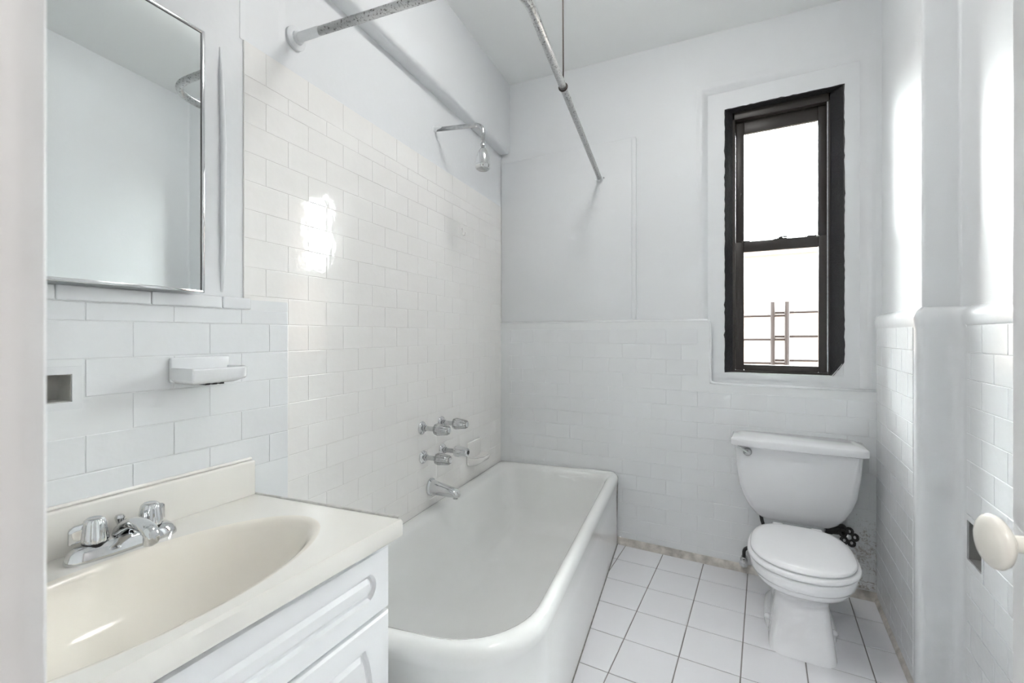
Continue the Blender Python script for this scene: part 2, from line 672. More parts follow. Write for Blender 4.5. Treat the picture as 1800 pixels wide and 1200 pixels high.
# plaster ridges beside the cabinet
b = tube([(-.083, .004, 1.372), (-.0815, 0, 1.45), (-.08, .0, 1.8), (-.086, .0, 2.0), (-.088, .004, 2.07)], [.003, .0075, .008, .006, .002], 12)
new_obj('plaster_ridge', b, PAINT, wall_left2, smooth=True, angle=180)

# right wall: plaster above, proud tiled wainscot below, with a step at the chase
up_path = [Vector(p) for p in ((.485, 2.74), (.485, 2.10), (.588, 2.10), (.588, -.06))]


def rounded_open(pts, rad, seg=6):
    P3 = arc_path([(p[0], p[1], 0) for p in pts], rad, seg)
    return [Vector((p.x, p.y)) for p in P3]


# solid: polygon in plan extruded
bm = bmesh.new()
plan = rounded_open(up_path, .012) + [Vector((.78, -.06)), Vector((.78, 2.94)), Vector((.485, 2.94))]
rings = [[Vector((p.x, p.y, z)) for p in plan] for z in (1.2, 3.0)]
loft(rings, True, True, bm=bm)
box(bm, .49, .78, 2.095, 2.94, 0, 1.2)
box(bm, .64, .78, -.06, 2.05, 0, 1.2)
wall_right = new_obj('wall_right', bm, PAINT, kind='structure', smooth=True, angle=30)

bm = bmesh.new()
lp = arc_path([(.463, 2.72, 0), (.463, 2.06, 0), (.56, 2.06, 0)], .032, 8)
lp2 = arc_path([(.52, 2.06, 0), (.573, 2.06, 0), (.573, 2.0, 0)], .04, 8)
low = [Vector((p.x, p.y)) for p in lp[:-1]] + [Vector((p.x, p.y)) for p in lp2[1:]]
# path runs from the back wall towards the camera; the room lies on its right, so offsets to the left go into the wall
sweep_xy(low, [(.0, 0), (.0, 1.27), (-.004, 1.285), (-.006, 1.31), (-.001, 1.33), (.012, 1.345), (.05, 1.347)], bm)
pilaster = new_obj('tiled_pilaster', bm, PTILE, wall_right, smooth=True, angle=180)

ny0, ny1, nz0, nz1 = 1.878, 1.99, .53, .656
bm = boxes((.573, .70, -.06, ny0, 0, 1.29), (.573, .70, ny1, 2.0, 0, 1.29), (.573, .70, ny0, ny1, 0, nz0), (.573, .70, ny0, ny1, nz1, 1.29))
near_base = new_obj('wainscot', bm, PGROUT, wall_right)
bm = bmesh.new()
sweep_xy([Vector((.573, 2.0)), Vector((.573, -.06))], [(.0, 1.28), (-.004, 1.285), (-.006, 1.31), (-.001, 1.33), (.012, 1.345), (.05, 1.347)], bm)
new_obj('cap_moulding', bm, PTILE, wall_right, smooth=True, angle=180)
bm = boxes((.626, .63, ny0 - .004, ny1 + .004, nz0 - .004, nz1 + .004))
box(bm, .5745, .626, ny0 - .002, ny0 + .0015, nz0 + .0015, nz1 - .0015)
box(bm, .5745, .626, ny1 - .0015, ny1 + .002, nz0 + .0015, nz1 - .0015)
box(bm, .5745, .626, ny0 - .002, ny1 + .002, nz0 - .002, nz0 + .0015)
box(bm, .5745, .626, ny0 - .002, ny1 + .002, nz1 - .0015, nz1 + .002)
new_obj('niche_lining', bm, NICHE2, wall_right)
bm = boxes((.570, .5735, 1.866, ny0, .5034, .6742), (.570, .5735, ny1, 1.9975, .5034, .6742), (.570, .5735, ny0, ny1, .5034, nz0), (.570, .5735, ny0, ny1, nz1, .6742))
new_obj('niche_frame', bm, PTILE, wall_right)

# tile fields on the two stretches of the right wall (frames with x running towards the camera)
def tile_field_right(parent, X, ystart, ylen, zs, phase, cut=None):
    """same as tile_field but writes world positions for a wall that faces -X"""
    for r, (z0, z1) in enumerate(zip(zs[:-1], zs[1:])):
        off = phase + (PITCH / 2 if r % 2 else 0)
        k = math.floor((0 - off) / PITCH)
        while off + k * PITCH < ylen - 1e-4:
            a = max(cut[2] if cut and z1 > cut[0] + .01 and z0 < cut[1] - .01 else 0, off + k * PITCH)
            b_ = min(ylen, off + (k + 1) * PITCH)
            k += 1
            if b_ - a < .012:
                continue
            me = tile_mesh(b_ - a - .0018, z1 - z0 - .0018, .002, .0018, PTILE, 'r')
            o = bpy.data.objects.new('tile', me)
            COL.objects.link(o)
            o.parent = parent
            o.location = (X, ystart - (a + b_) / 2, (z0 + z1) / 2)
            o.rotation_euler = (random.uniform(-.005, .005), 0, R(-90) + random.uniform(-.004, .004))


zs_r = [z for z in ([.0395] + [1.28 - ROW * k for k in range(14, -1, -1)]) if z > .039]
tile_field_right(pilaster, .463, 2.703, .60, zs_r, .03)
tile_field_right(near_base, .573, 1.998, 1.94, zs_r, -.05,
                 cut=(.5024, .6752, .133))

# dirty coves along the foot of the walls
bm = bmesh.new()
sweep_xy([Vector((.470, 2.7055)), Vector((-.79, 2.7055))], [(.024, -.002), (.022, .012), (.010, .026), (.0, .036)], bm)
base_back = new_obj('baseboard_back', bm, CAULK, smooth=True, angle=180, kind='structure')
bm = bmesh.new()
sweep_xy([Vector((.463, 1.95)), Vector((.463, 2.705))], [(.012, -.002), (.010, .010), (.0, .022)], bm)
base_right = new_obj('baseboard_right', bm, CAULK, smooth=True, angle=180, kind='structure')

# entrance wall with the doorway the camera stands in ------------------
bm = boxes((-1.75, -.335, -.06, .055, 0, 3.0), (.385, .80, -.06, .055, 0, 3.0), (-.335, .385, -.06, .055, 2.08, 3.0))
wall_front = new_obj('wall_front', bm, PAINT, kind='structure')
# jamb lining and stop mouldings
bm = bmesh.new()
prof = [(-.335, -.09), (-.305, -.09), (-.305, .0), (-.297, .005), (-.297, .0335), (-.3005, .0395), (-.3005, .0555), (-.3035, .0585),
        (-.3025, .066), (-.3005, .0702), (-.2995, .0755), (-.3000, .0815), (-.304, .0835), (-.335, .0835)]
loft([[Vector((x, y, z)) for x, y in prof] for z in (0, 2.1)], True, True, bm=bm)
jamb = new_obj('trim_1', bm, DOORP, smooth=True, angle=40, kind='structure')
bm = boxes((.352, .385, -.09, .055, 0, 2.1), (-.30, .352, -.09, .055, 2.06, 2.09))
new_obj('trim_2', bm, DOORP, kind='structure')

# hall behind the camera (closes the room; an added fill lamp reaches in through the doorway)
bm = boxes((-1.75, -1.6, -2.3, -.06, 0, 3.0))
new_obj('wall_hall_left', bm, HALLP, kind='structure')
bm = boxes((.80, .95, -2.3, -.06, 0, 3.0))
new_obj('wall_hall_right', bm, HALLP, kind='structure')
bm = boxes((-1.75, .95, -2.42, -2.3, 0, 3.0))
new_obj('wall_hall_back', bm, HALLP, kind='structure')


def dome_lamp(name, loc, r, material, label):
    t = empty(name, loc)
    tag(t, label, 'lamp')
    prof_ = [(r * 1.05, 0), (r * 1.05, -.02), (r * .98, -.025)]
    new_obj('canopy', lathe([(p, z) for p, z in prof_], 32), CHROME_D, t, smooth=True)
    dome = [(r * math.cos(R(a)), -.025 - r * .55 * math.sin(R(a))) for a in range(0, 90, 9)] + [(.004, -.025 - r * .55)]
    new_obj('glass_shade', lathe(dome, 32, cap0=False), material, t, smooth=True, angle=180)
    return t


dome_lamp('ceiling_lamp', (-.45, 1.50, 2.912), .16, LAMPGLASS, 'round white glass dome lamp on the bathroom ceiling')
dome_lamp('hall_fill_lamp', (.05, -1.1, 2.885), .24, HALL_FILL_GLOW, 'unseen dome lamp added in the hall as fill through the doorway')  # unseen lamp, added to send soft fill in from behind the camera

# ------------------------------------------------------------------ door, standing open on the right
door = empty('door_1', (.352, .030, 0), 99.8, kind='structure')
# local x runs from the hinge to the free edge, y to the left (camera) side
b = boxes((0, .680, -.036, 0, .012, 2.04))
new_obj('door_slab', b, DOORP, door, bevel=.003)
Mk = Matrix.Translation((.615, 0, 1.0446)) @ Matrix.Rotation(R(-90), 4, 'X')
knob_prof = [(.008, .034), (.0125, .0375), (.0190, .0405), (.0240, .0440), (.0262, .0475), (.0260, .0505), (.0230, .0535), (.017, .0558), (.009, .0570), (.001, .0573)]
knob = new_obj('knob', lathe(knob_prof, 32, Mk), KNOB, door, smooth=True, angle=180, label='ivory oval door knob')
new_obj('spindle', lathe([(.0095, .0), (.0095, .010), (.0085, .014), (.0082, .036)], 20, Mk), KNOB, door, smooth=True)
new_obj('rosette', lathe([(.026, .0), (.026, .002), (.022, .005), (.008, .006)], 28, Mk), KNOB, door, smooth=True)

# ------------------------------------------------------------------ window
win = empty('window_1', (0, YB, 0), kind='structure')
WX0, WX1, WZ0, WZ1 = -.187, .341, 1.043, 2.478


def ragged(a, b_, n, amp):
    return [a + (b_ - a) * i / n for i in range(n + 1)], [random.uniform(-amp, amp) + random.choice((0, 0, 0, amp)) for i in range(n + 1)]


# black painted face with a ragged brush edge lying on the white plaster
bm = bmesh.new()
N = 90
outer, inner = [], []


def edge_pts(p, q, n, nrm):
    for i in range(n):
        t = i / n
        j = random.uniform(-.0018, .0018) + (random.uniform(0, .003) if random.random() < .12 else 0)
        outer.append(Vector((p[0] + (q[0] - p[0]) * t + nrm[0] * j, .0225, p[1] + (q[1] - p[1]) * t + nrm[1] * j)))
        inner.append((p[0] + (q[0] - p[0]) * t, p[1] + (q[1] - p[1]) * t))


E_ = .003
edge_pts((WX0 - E_, WZ0), (WX0 - E_, WZ1 + E_), 70, (-1, 0))
edge_pts((WX0 - E_, WZ1 + E_), (WX1 + E_, WZ1 + E_), 30, (0, 1))
edge_pts((WX1 + E_, WZ1 + E_), (WX1 + E_, WZ0 + .07), 66, (1, 0))
edge_pts((WX1 + E_, WZ0 + .07), (WX1 - .045, WZ0), 8, (1, 0))
outer.append(Vector((WX1 - .045, .0225, WZ0)))
inner.append((WX1 - .045, WZ0))
back_ring = []
for (x, z) in inner:
    back_ring.append(Vector((min(max(x, WX0 + .001), WX1 - .001), .024, min(z, WZ1 - .001))))
deep_ring = []
for (x, z) in inner:
    deep_ring.append(Vector((min(max(x, WX0 + .034), WX1 - .050), .073, min(z, WZ1 - .004))))
loft([[p + Vector((0, .004, 0)) for p in outer], outer, back_ring, deep_ring], False, False, closed=False, bm=bm)
new_obj('jamb_lining', bm, BLACK, win, label='black painted window jamb with ragged brush edges')
# plaster chip at the lower right corner where the black paint stops
bm = loft([[Vector((x, y, z)) for x, z in ((WX1 - .048, WZ0), (WX1 - .0005, WZ0), (WX1 - .0005, WZ0 + .072))] for y in (.027, .0725)])
new_obj('corner_patch', bm, PAINT, win)
# white sill inside the opening
b = boxes((WX0, WX1, .02, .11, WZ0 - .03, WZ0 + .001))
new_obj('sill', b, PAINT, win)
# outer frame around the sashes
fx_0, fx_1 = WX0 + .034, WX1 - .050
b = boxes((WX0, fx_0 + .012, .073, .16, WZ0, WZ1), (fx_1 - .008, WX1, .073, .16, WZ0, WZ1), (WX0, WX1, .073, .16, WZ1 - .045, WZ1),
          (WX0, WX1, .078, .16, WZ0, WZ0 + .012))
new_obj('window_frame', b, BRONZE, win, bevel=.003)
b = boxes((fx_1 - .014, fx_1 - .008, .066, .075, WZ0 + .02, WZ1 - .05))
new_obj('side_track', b, CHROME_D, win)


def sash(name, x0, x1, z0, z1, gx0, gx1, gz0, gz1, y0, y1, lab):
    bmx = boxes(*holed(x0, x1, z0, z1, gx0, gx1, gz0, gz1, y0, y1))
    s_ = new_obj(name, bmx, BRONZE, win, bevel=.003, label=lab)
    p_ = new_obj('pane', boxes((gx0 - .004, gx1 + .004, (y0 + y1) / 2 - .0015, (y0 + y1) / 2 + .0015, gz0 - .004, gz1 + .004)), GLASS, s_)
    return s_


sash('sash', fx_0 + .013, fx_1 - .009, 1.72, WZ1 - .046, -.098, .243, 1.765, 2.362, .108, .136, 'upper dark sash with bright clear pane')
low_s = sash('sash', fx_0 + .013, fx_1 - .009, WZ0 + .013, 1.757, -.098, .243, 1.087, 1.702, .078, .105, 'lower dark sash looking onto a railing')
# sash lock and lift latches on the meeting rail
b = lathe([(.016, 0), (.016, .006), (.010, .009), (.009, .014)], 16, Matrix.Translation((.075, .092, 1.757)))
box(b, .045, .105, .083, .096, 1.757, 1.763)
box(b, .075, .118, .086, .094, 1.767, 1.773)
new_obj('sash_lock', b, BRONZE, low_s, smooth=True)
for xx in (-.09, .215):
    b = boxes((xx - .022, xx + .022, .082, .100, 1.757, 1.764))
    new_obj('tilt_latch', b, BRONZE, low_s, bevel=.002)

# outside: neighbour's stuccoed wall and a fire escape
b = boxes((-9, 12, 9.0, 9.4, -9, 2.62), (-9, 12, 8.93, 9.45, 2.62, 2.78))
facade = tag(new_obj('neighbour_building', b, FACADE), 'pale stucco building beyond the window', 'building')
EXT = mat('court_brick', (.22, .15, .12), .9, var=.3, var_scale=5)
b = boxes(*holed(-12, 14, -9, 13, -.187, .341, 1.043, 2.478, YB + .22, YB + .40))
new_obj('wall_exterior', b, EXT, kind='structure')
new_obj('ground', boxes((-12, 14, 2.9, 9.5, -9.3, -9)), EXT, kind='structure')
fe = empty('fire_escape', (0, 5.0, -3))
tag(fe, 'dark iron fire escape ladder and railing outside the window', 'fire escape')
for x in (.069, .187):
    new_obj('stile', tube([(x, 0, 0), (x, 0, 4.56)], .021, 8), FESC, fe, smooth=True)
for k in range(3):
    z = 3 + 1.432 - .226 * k
    new_obj('rail', tube([(-1.6, 0, z - .01), (.187, 0, z)], .0125, 8), FESC, fe, smooth=True)
    new_obj('rail', tube([(.069, .02, z + .028), (2.4, .02, z + .05)], .0125, 8), FESC, fe, smooth=True)
for k in range(8):
    z = 3 + 1.432 - .226 * (k + 3)
    new_obj('rung', tube([(.069, 0, z), (.187, 0, z)], .0125, 8), FESC, fe, smooth=True)
for x in (-1.6, 2.4):
    new_obj('post', tube([(x, .01, 0), (x, .01, 4.5)], .014, 8), FESC, fe, smooth=True)

# ------------------------------------------------------------------ bathtub
tub = empty('bathtub', (0, 0, 0))
tag(tub, 'white enamelled bathtub with a thick rolled rim along the tiled wall', 'bathtub')


def wall_x(y):
    return -1.26 - .1208 * y


def apron_x(y):
    return -.6045 - .142 * (y - 1.533)


def tub_poly(l, n_, r_, b_, radii):
    """outline inset from wall side l, near end n_, apron side r_, back b_"""
    yb = 2.7035 - b_
    NL = Vector((wall_x(.90) + l, .862 + n_ + .004))
    # near edge line runs from (-1.37,.862) to (-.52,.968)
    def near_y(x):
        return .875 + (x + 1.37) * .1247 + n_
    xl0 = wall_x(.9) + l
    nl = Vector((xl0, near_y(xl0)))
    xr0 = apron_x(1.0) - r_
    nr = Vector((xr0, near_y(xr0)))
    fr_ = Vector((apron_x(yb) - r_, yb))
    fl_ = Vector((wall_x(yb) + l, yb))
    return round_poly([nl, nr, fr_, fl_], radii, 12)


CT = Vector((-1.06, 1.80))
NT = 168
# even out the angles along the long sides
ref = tub_poly(0, 0, 0, 0, (.05, .25, .02, .02))
per = [0]
for i in range(len(ref)):
    per.append(per[-1] + (ref[(i + 1) % len(ref)] - ref[i]).length)
angs = []
L = per[-1]
for k in range(NT):
    t = L * k / NT
    i = max(j for j in range(len(ref)) if per[j] <= t + 1e-9)
    e = ref[(i + 1) % len(ref)] - ref[i]
    p = ref[i] + (e * ((t - per[i]) / e.length) if e.length > 1e-9 else e * 0)
    angs.append(math.atan2(p.y - CT.y, p.x - CT.x))


def tub_ring(l, n_, r_, b_, radii, z, tilt=1.0):
    pts = cast_ring(tub_poly(l, n_, r_, b_, radii), CT, angs)
    out = []
    for p in pts:
        w = (p.x - wall_x(p.y)) / (apron_x(p.y) - wall_x(p.y))
        out.append(Vector((p.x, p.y, z + tilt * (-.030 + .040 * w))))
    return out


RO = (.06, .25, .015, .01)
RI = (.17, .235, .10, .08)
rings = [
    tub_ring(.0, .020, .0, 0, RO, 0, 0),
    tub_ring(.0, .018, .001, 0, RO, .12, .2),
    tub_ring(.0, .015, .003, 0, RO, .28, .8),
    tub_ring(.0, .009, .001, 0, RO, .335),
    tub_ring(.0, .001, -.003, 0, RO, .365),
    tub_ring(.0, -.004, -.005, 0, RO, .385),
    tub_ring(.0, .0, .0, 0, RO, .402),
    tub_ring(.003, .012, .010, .002, RO, .413),
    tub_ring(.012, .030, .022, .010, (.10, .24, .03, .03), .4165),
    tub_ring(.030, .050, .036, .025, (.13, .24, .06, .05), .413),
    tub_ring(.050, .070, .050, .040, RI, .402),
    tub_ring(.062, .083, .060, .050, RI, .382),
    tub_ring(.072, .095, .068, .058, RI, .34),
    tub_ring(.095, .125, .085, .070, RI, .24),
    tub_ring(.120, .165, .105, .085, RI, .15),
    tub_ring(.150, .210, .130, .11, RI, .095),
    tub_ring(.190, .260, .170, .15, RI, .066),
    tub_ring(.260, .330, .240, .22, (.1, .1, .08, .08), .056),
]
tb = loft(rings, False, True)
new_obj('tub_shell', tb, ENAMEL, tub, smooth=True, angle=180)
# drain and caulk lines
def on_rim(y, x, up=0):
    w = (x - wall_x(y)) / (apron_x(y) - wall_x(y))
    return Vector((x, y, .406 - .030 + .040 * w + up))
cpath = [on_rim(y, wall_x(y) + .004) for y in (.95, 1.2, 1.5, 1.8, 2.1, 2.4, 2.66)] + [on_rim(2.699, x) for x in (-1.56, -1.3, -1.05, -.84)]
cpath += [Vector((-.79, 2.700, .395)), Vector((-.772, 2.700, .36)), Vector((-.775, 2.700, .2)), Vector((-.782, 2.700, .02))]
new_obj('caulk_bead', tube(cpath, .004, 8), GCAULK, tub, smooth=True, angle=180)
base_pts = [p for p in rings[0] if p.x > -.9 and p.y < 2.69 and p.x > CT.x]
base_pts.sort(key=lambda p: p.y)
new_obj('floor_caulk', tube([p + Vector((.001, 0, .001)) for p in base_pts if p.y > 1.05], .0028, 6), GCAULK, tub, smooth=True, angle=180)

# ------------------------------------------------------------------ toilet
TX = .130
toilet = empty('toilet', (0, 0, 0))
tag(toilet, 'white two-piece toilet with closed lid under the window', 'toilet')
rg = []
for z, yf, yb, hw, e in ((0, 2.062, 2.50, .116, 4.5), (.012, 2.064, 2.50, .114, 4.5), (.08, 2.085, 2.49, .106, 4.2), (.15, 2.108, 2.485, .097, 3.8), (.195, 2.112, 2.48, .094, 3.4),
                         (.222, 2.095, 2.48, .102, 3.0), (.242, 2.055, 2.48, .127, 2.6), (.258, 2.020, 2.49, .150, 2.4), (.272, 1.998, 2.50, .163, 2.3), (.284, 1.990, 2.505, .168, 2.3),
                         (.2955, 1.987, 2.507, .170, 2.25), (.298, 1.975, 2.51, .178, 2.25), (.310, 1.966, 2.515, .183, 2.25), (.336, 1.960, 2.52, .186, 2.25), (.343, 1.966, 2.52, .182, 2.25)):
    rg.append(superring(TX, 2.19, hw, yf, yb, z, 64, e, max(e, 3.2)))
new_obj('bowl', loft(rg), PORC, toilet, smooth=True, angle=60)
# foot flange with bolt caps
fl = [superring(TX, 2.35, .132, 2.19, 2.53, z, 40, 3.5) for z in (0, .03)] + [superring(TX, 2.35, .112, 2.22, 2.52, .048, 40, 3.5)]
new_obj('foot_flange', loft(fl), PORC, toilet, smooth=True, angle=60)
for sx in (-1, 1):
    new_obj('bolt_cap', lathe([(.014, 0), (.013, .008), (.009, .015), (.002, .018)], 16, Matrix.Translation((TX + sx * .118, 2.245, .036))), PORC, toilet, smooth=True, angle=180)


def seat_ring(z, grow, yb=2.425):
    return superring(TX, 2.165, .188 + grow, 1.962 - grow, yb + grow * .5, z, 72, 2.12, 2.9)


new_obj('seat', loft([seat_ring(.3465, -.012), seat_ring(.3475, -.001), seat_ring(.356, .005), seat_ring(.366, .003), seat_ring(.3695, -.008)]), SEAT, toilet, smooth=True, angle=180)
lid = [seat_ring(.3725, -.018), seat_ring(.374, -.007), seat_ring(.380, -.006), seat_ring(.386, -.012), seat_ring(.3895, -.03), seat_ring(.391, -.06), seat_ring(.392, -.11)]
new_obj('seat_lid', loft(lid), SEAT, toilet, smooth=True, angle=180)
for sx in (-1, 1):
    new_obj('hinge', boxes((TX + sx * .075 - .022, TX + sx * .075 + .022, 2.415, 2.455, .345, .378)), SEAT, toilet, bevel=.006)


def tank_ring(z, hw, yf, yb=2.690, r=.035):
    pts = round_poly([Vector((TX - hw, yf + .012)), Vector((TX, yf)), Vector((TX + hw, yf + .012)), Vector((TX + hw, yb)), Vector((TX - hw, yb))], (r, .3, r, .012, .012), 6)
    return [Vector((p.x, p.y, z)) for p in pts]


tk = [tank_ring(.335, .130, 2.585), tank_ring(.343, .150, 2.567), tank_ring(.362, .172, 2.553), tank_ring(.40, .200, 2.540), tank_ring(.45, .225, 2.530), tank_ring(.51, .243, 2.522),
      tank_ring(.60, .254, 2.516), tank_ring(.706, .261, 2.512)]
tank = new_obj('tank', loft(tk), PORC, toilet, smooth=True, angle=60)


def lid_ring(z, g):
    x0, x1, y0, y1 = TX - .276 + g, TX + .276 - g, 2.486 + g, 2.702 - g * .3
    ch = .022
    return [Vector((x, y, z)) for x, y in ((x0, y0 + ch), (x0 + ch, y0 + .004), (TX - .1, y0 - .003), (TX + .1, y0 - .003), (x1 - ch, y0 + .004), (x1, y0 + ch), (x1, y1 - .03), (x1 - .03, y1), (x0 + .03, y1), (x0, y1 - .03))]


new_obj('tank_lid', loft([lid_ring(.704, .006), lid_ring(.706, .001), lid_ring(.7335, 0), lid_ring(.739, .003), lid_ring(.7425, .010), lid_ring(.748, .045)]), PORC, toilet, bevel=.0025, seg=2)
# flush lever
lev = lathe([(.0, -.001), (.020, 0), (.020, .004), (.014, .010), (.007, .012)], 20, Matrix.Translation((-.072, 2.5115, .677)) @ Matrix.Rotation(R(90), 4, 'X'), cap0=False)
tube([(-.072, 2.496, .677), (-.082, 2.494, .685), (-.105, 2.493, .700), (-.116, 2.494, .704)], [.006, .007, .0065, .005], 10, bm=lev)
new_obj('flush_lever', lev, CHROME_D, toilet, smooth=True, angle=50)

# black shut-off valve behind the toilet
valve = empty('shutoff_valve', (0, 0, 0))
tag(valve, 'black round-handled shut-off valve on the wall behind the toilet', 'valve')
b = tube([(.285, 2.66, .315), (.33, 2.66, .315)], [.022, .018], 14)
tube([(.33, 2.70, .318), (.33, 2.655, .318), (.335, 2.62, .314)], [.017, .022, .015], 14, bm=b)
tube([(.255, 2.66, .315), (.285, 2.66, .315)], .026, 8, bm=b)
new_obj('valve_body', b, IRON, valve, smooth=True, angle=50)
b = bmesh.new()
cvx = Vector((.342, 2.602, .312))
Mh = Matrix.Translation(cvx) @ Matrix.Rotation(R(20), 4, 'Z') @ Matrix.Rotation(R(70), 4, 'X')
for k in range(5):
    a0 = 2 * math.pi * k / 5
    lp_ = [Mh @ (Vector((math.cos(a0), math.sin(a0), 0)) * .026 + Vector((math.cos(a0 + t), math.sin(a0 + t), 0)) * .013) for t in [2 * math.pi * i / 10 for i in range(11)]]
    tube(lp_, .0065, 6, bm=b)
new_obj('valve_handle', b, IRON, valve, smooth=True, angle=180)
new_obj('handle_nut', lathe([(.012, -.006), (.012, .004), (.006, .008)], 12, Mh), CHROME_D, valve, smooth=True)
# supply line and its floor-level stop on the left of the bowl
sup = empty('supply_line', (0, 0, 0))
tag(sup, 'dark water supply hose with chrome stop left of the toilet bowl', 'pipe')
new_obj('hose', tube(arc_path([(-.022, 2.660, .365), (-.010, 2.655, .30), (.02, 2.662, .20), (-.093, 2.668, .13), (-.093, 2.668, .09)], .03, 6), .0085, 10), RUBBER, sup, smooth=True, angle=180)
b = lathe([(.018, 0), (.018, .02), (.012, .03)], 16, Matrix.Translation((-.093, 2.668, .06)))
tube([(-.093, 2.703, .072), (-.093, 2.64, .072)], [.016, .012], 12, bm=b)
lathe([(.006, 0), (.020, .006), (.020, .012), (.006, .016)], 16, Matrix.Translation((-.093, 2.64, .072)) @ Matrix.Rotation(R(90), 4, 'X'), bm=b)
new_obj('stop_valve', b, CHROME_D, sup, smooth=True)

# ------------------------------------------------------------------ vanity
van = empty('vanity_cabinet', (*FV_O, 0), FV_A)
tag(van, 'white vanity cabinet with routed panel fronts beside the bathtub', 'cabinet')
# local frame: x deeper along the wall (0 = right end), y into the wall; room at -y
FRY = -.512
new_obj('carcass', boxes((.012, .030, FRY + .020, -.004, 0, .7245), (-.755, -.737, FRY + .020, -.004, 0, .7245), (-.737, .012, -.016, -.004, 0, .60),
        (-.737, .012, FRY + .020, -.016, .08, .098), (-.737, .012, FRY + .020, FRY + .036, .0, .7245)), CABINET, van)


def routed_front(x0, x1, z0, z1, m, notch, name, parent):
    """slab front with a routed groove whose ends curve in like an eyebrow"""
    bm_ = bmesh.new()
    t = .019
    px0, px1, pz0, pz1 = x0 + m, x1 - m, z0 + m, z1 - m
    hgt = pz1 - pz0
    P = []

    def add(x, z):
        P.append(Vector((x, z)))
    # counter-clockwise, with ogee ends left and right
    zm = (pz0 + pz1) / 2
    nseg = 8
    add(px0 + notch, pz0)
    add(px1 - notch, pz0)
    for i in range(nseg + 1):
        u = i / nseg
        add(px1 - notch * .55 + notch * .55 * math.sin(math.pi * u) ** .8, pz0 + hgt * (.10 + .80 * u))
    add(px1 - notch, pz1)
    add(px0 + notch, pz1)
    for i in range(nseg + 1):
        u = 1 - i / nseg
        add(px0 + notch * .55 - notch * .55 * math.sin(math.pi * u) ** .8, pz0 + hgt * (.10 + .80 * u))
    g1 = inset_poly(P, .005)
    g2 = inset_poly(P, .011)
    g3 = inset_poly(P, .021)
    yF = FRY
    rect = [Vector((x0, z0)), Vector((x1, z0)), Vector((x1, z1)), Vector((x0, z1))]
    V = lambda q, y: bm_.verts.new((q.x, y, q.y))
    chm = inset_poly(rect, .005)
    back = [V(q, yF + t) for q in rect]
    mid = [V(q, yF + .005) for q in rect]
    front = [V(q, yF) for q in chm]
    for a_, b2 in ((back, mid), (mid, front)):
        for i in range(4):
            bm_.faces.new((a_[i], a_[(i + 1) % 4], b2[(i + 1) % 4], b2[i]))
    bm_.faces.new(back[::-1])
    rp = [V(q, yF) for q in P]
    flat = [[Vector((q.x, q.y, 0)) for q in chm], [Vector((q.x, q.y, 0)) for q in P]]
    allv = front + rp
    for tri in tessellate_polygon(flat):
        try:
            bm_.faces.new([allv[i] for i in tri])
        except ValueError:
            pass
    n_ = len(P)
    prev_ = rp
    for poly, y in ((g1, yF + .009), (g2, yF + .009), (g3, yF + .0005)):
        cur = [V(q, y) for q in poly]
        for i in range(n_):
            bm_.faces.new((prev_[i], prev_[(i + 1) % n_], cur[(i + 1) % n_], cur[i]))
        prev_ = cur
    bm_.faces.new(prev_)
    return new_obj(name, bm_, CABINET, parent)


routed_front(-.735, .036, .548, .7085, .048, .020, 'drawer_front', van)
routed_front(-.345, .036, .06, .538, .055, .03, 'door', van)
routed_front(-.735, -.351, .06, .538, .055, .03, 'door', van)

# one-piece top with an oval basin and a backsplash
top = empty('washbasin', (0, 0, 0))
tag(top, 'cream cultured marble counter with moulded oval basin', 'sink')
TZ = .772
c_in = math.cos(R(FV_A))
back_r = Vector((-1.352, .823))
front_r = Vector((-.822, .897))
front_l = Vector((-.790, .062))
back_l = Vector((-1.325, .062))
outl = [back_l, front_l, front_r, back_r]
bc = Vector((-1.028, .425))
ba, bb = .178, .338
NB = 96
tilt_b = R(2.5)


def basin_ring(k, z, dx=0.0):
    out = []
    for i in range(NB):
        a = 2 * math.pi * i / NB
        x, y = ba * k * math.cos(a), bb * k * math.sin(a)
        out.append(Vector((bc.x + dx + x * math.cos(tilt_b) - y * math.sin(tilt_b), bc.y + x * math.sin(tilt_b) + y * math.cos(tilt_b), z)))
    return out


angs_b = []
r0 = basin_ring(1.07, TZ)
outer_r = []
for p in r0:
    a = math.atan2(p.y - bc.y, p.x - bc.x)
    angs_b.append(a)
corner_a = [math.atan2(q.y - bc.y, q.x - bc.x) for q in outl]
rect_pts = cast_ring(outl, bc, angs_b)
# snap the nearest ring point to each corner
for q, ca in zip(outl, corner_a):
    i = min(range(NB), key=lambda k: abs((angs_b[k] - ca + math.pi) % (2 * math.pi) - math.pi))
    rect_pts[i] = q.copy()
small = [p + (bc - p).normalized() * .006 for p in rect_pts]
rings = [[Vector((p.x, p.y, TZ - .046)) for p in small],
         [Vector((p.x, p.y, TZ - .042)) for p in rect_pts],
         [Vector((p.x, p.y, TZ - .007)) for p in rect_pts],
         [Vector((p.x, p.y, TZ)) for p in small],
         r0]
new_obj('counter', loft(rings, False, False), MARBLE, top, smooth=True, angle=40)
rings = [r0, basin_ring(1.03, TZ - .0012), basin_ring(1.0, TZ - .005), basin_ring(.965, TZ - .014), basin_ring(.92, TZ - .032), basin_ring(.86, TZ - .058), basin_ring(.77, TZ - .088),
         basin_ring(.64, TZ - .112), basin_ring(.46, TZ - .126), basin_ring(.25, TZ - .131), basin_ring(.08, TZ - .133)]
new_obj('basin', loft(rings, False, True), BASIN, top, smooth=True, angle=180, label='cream oval basin')
new_obj('basin_drain', lathe([(.022, 0), (.021, .003), (.012, .002), (.001, .002)], 20, Matrix.Translation((bc.x, bc.y, TZ - .134))), CHROME, top, smooth=True)
bm = bmesh.new()
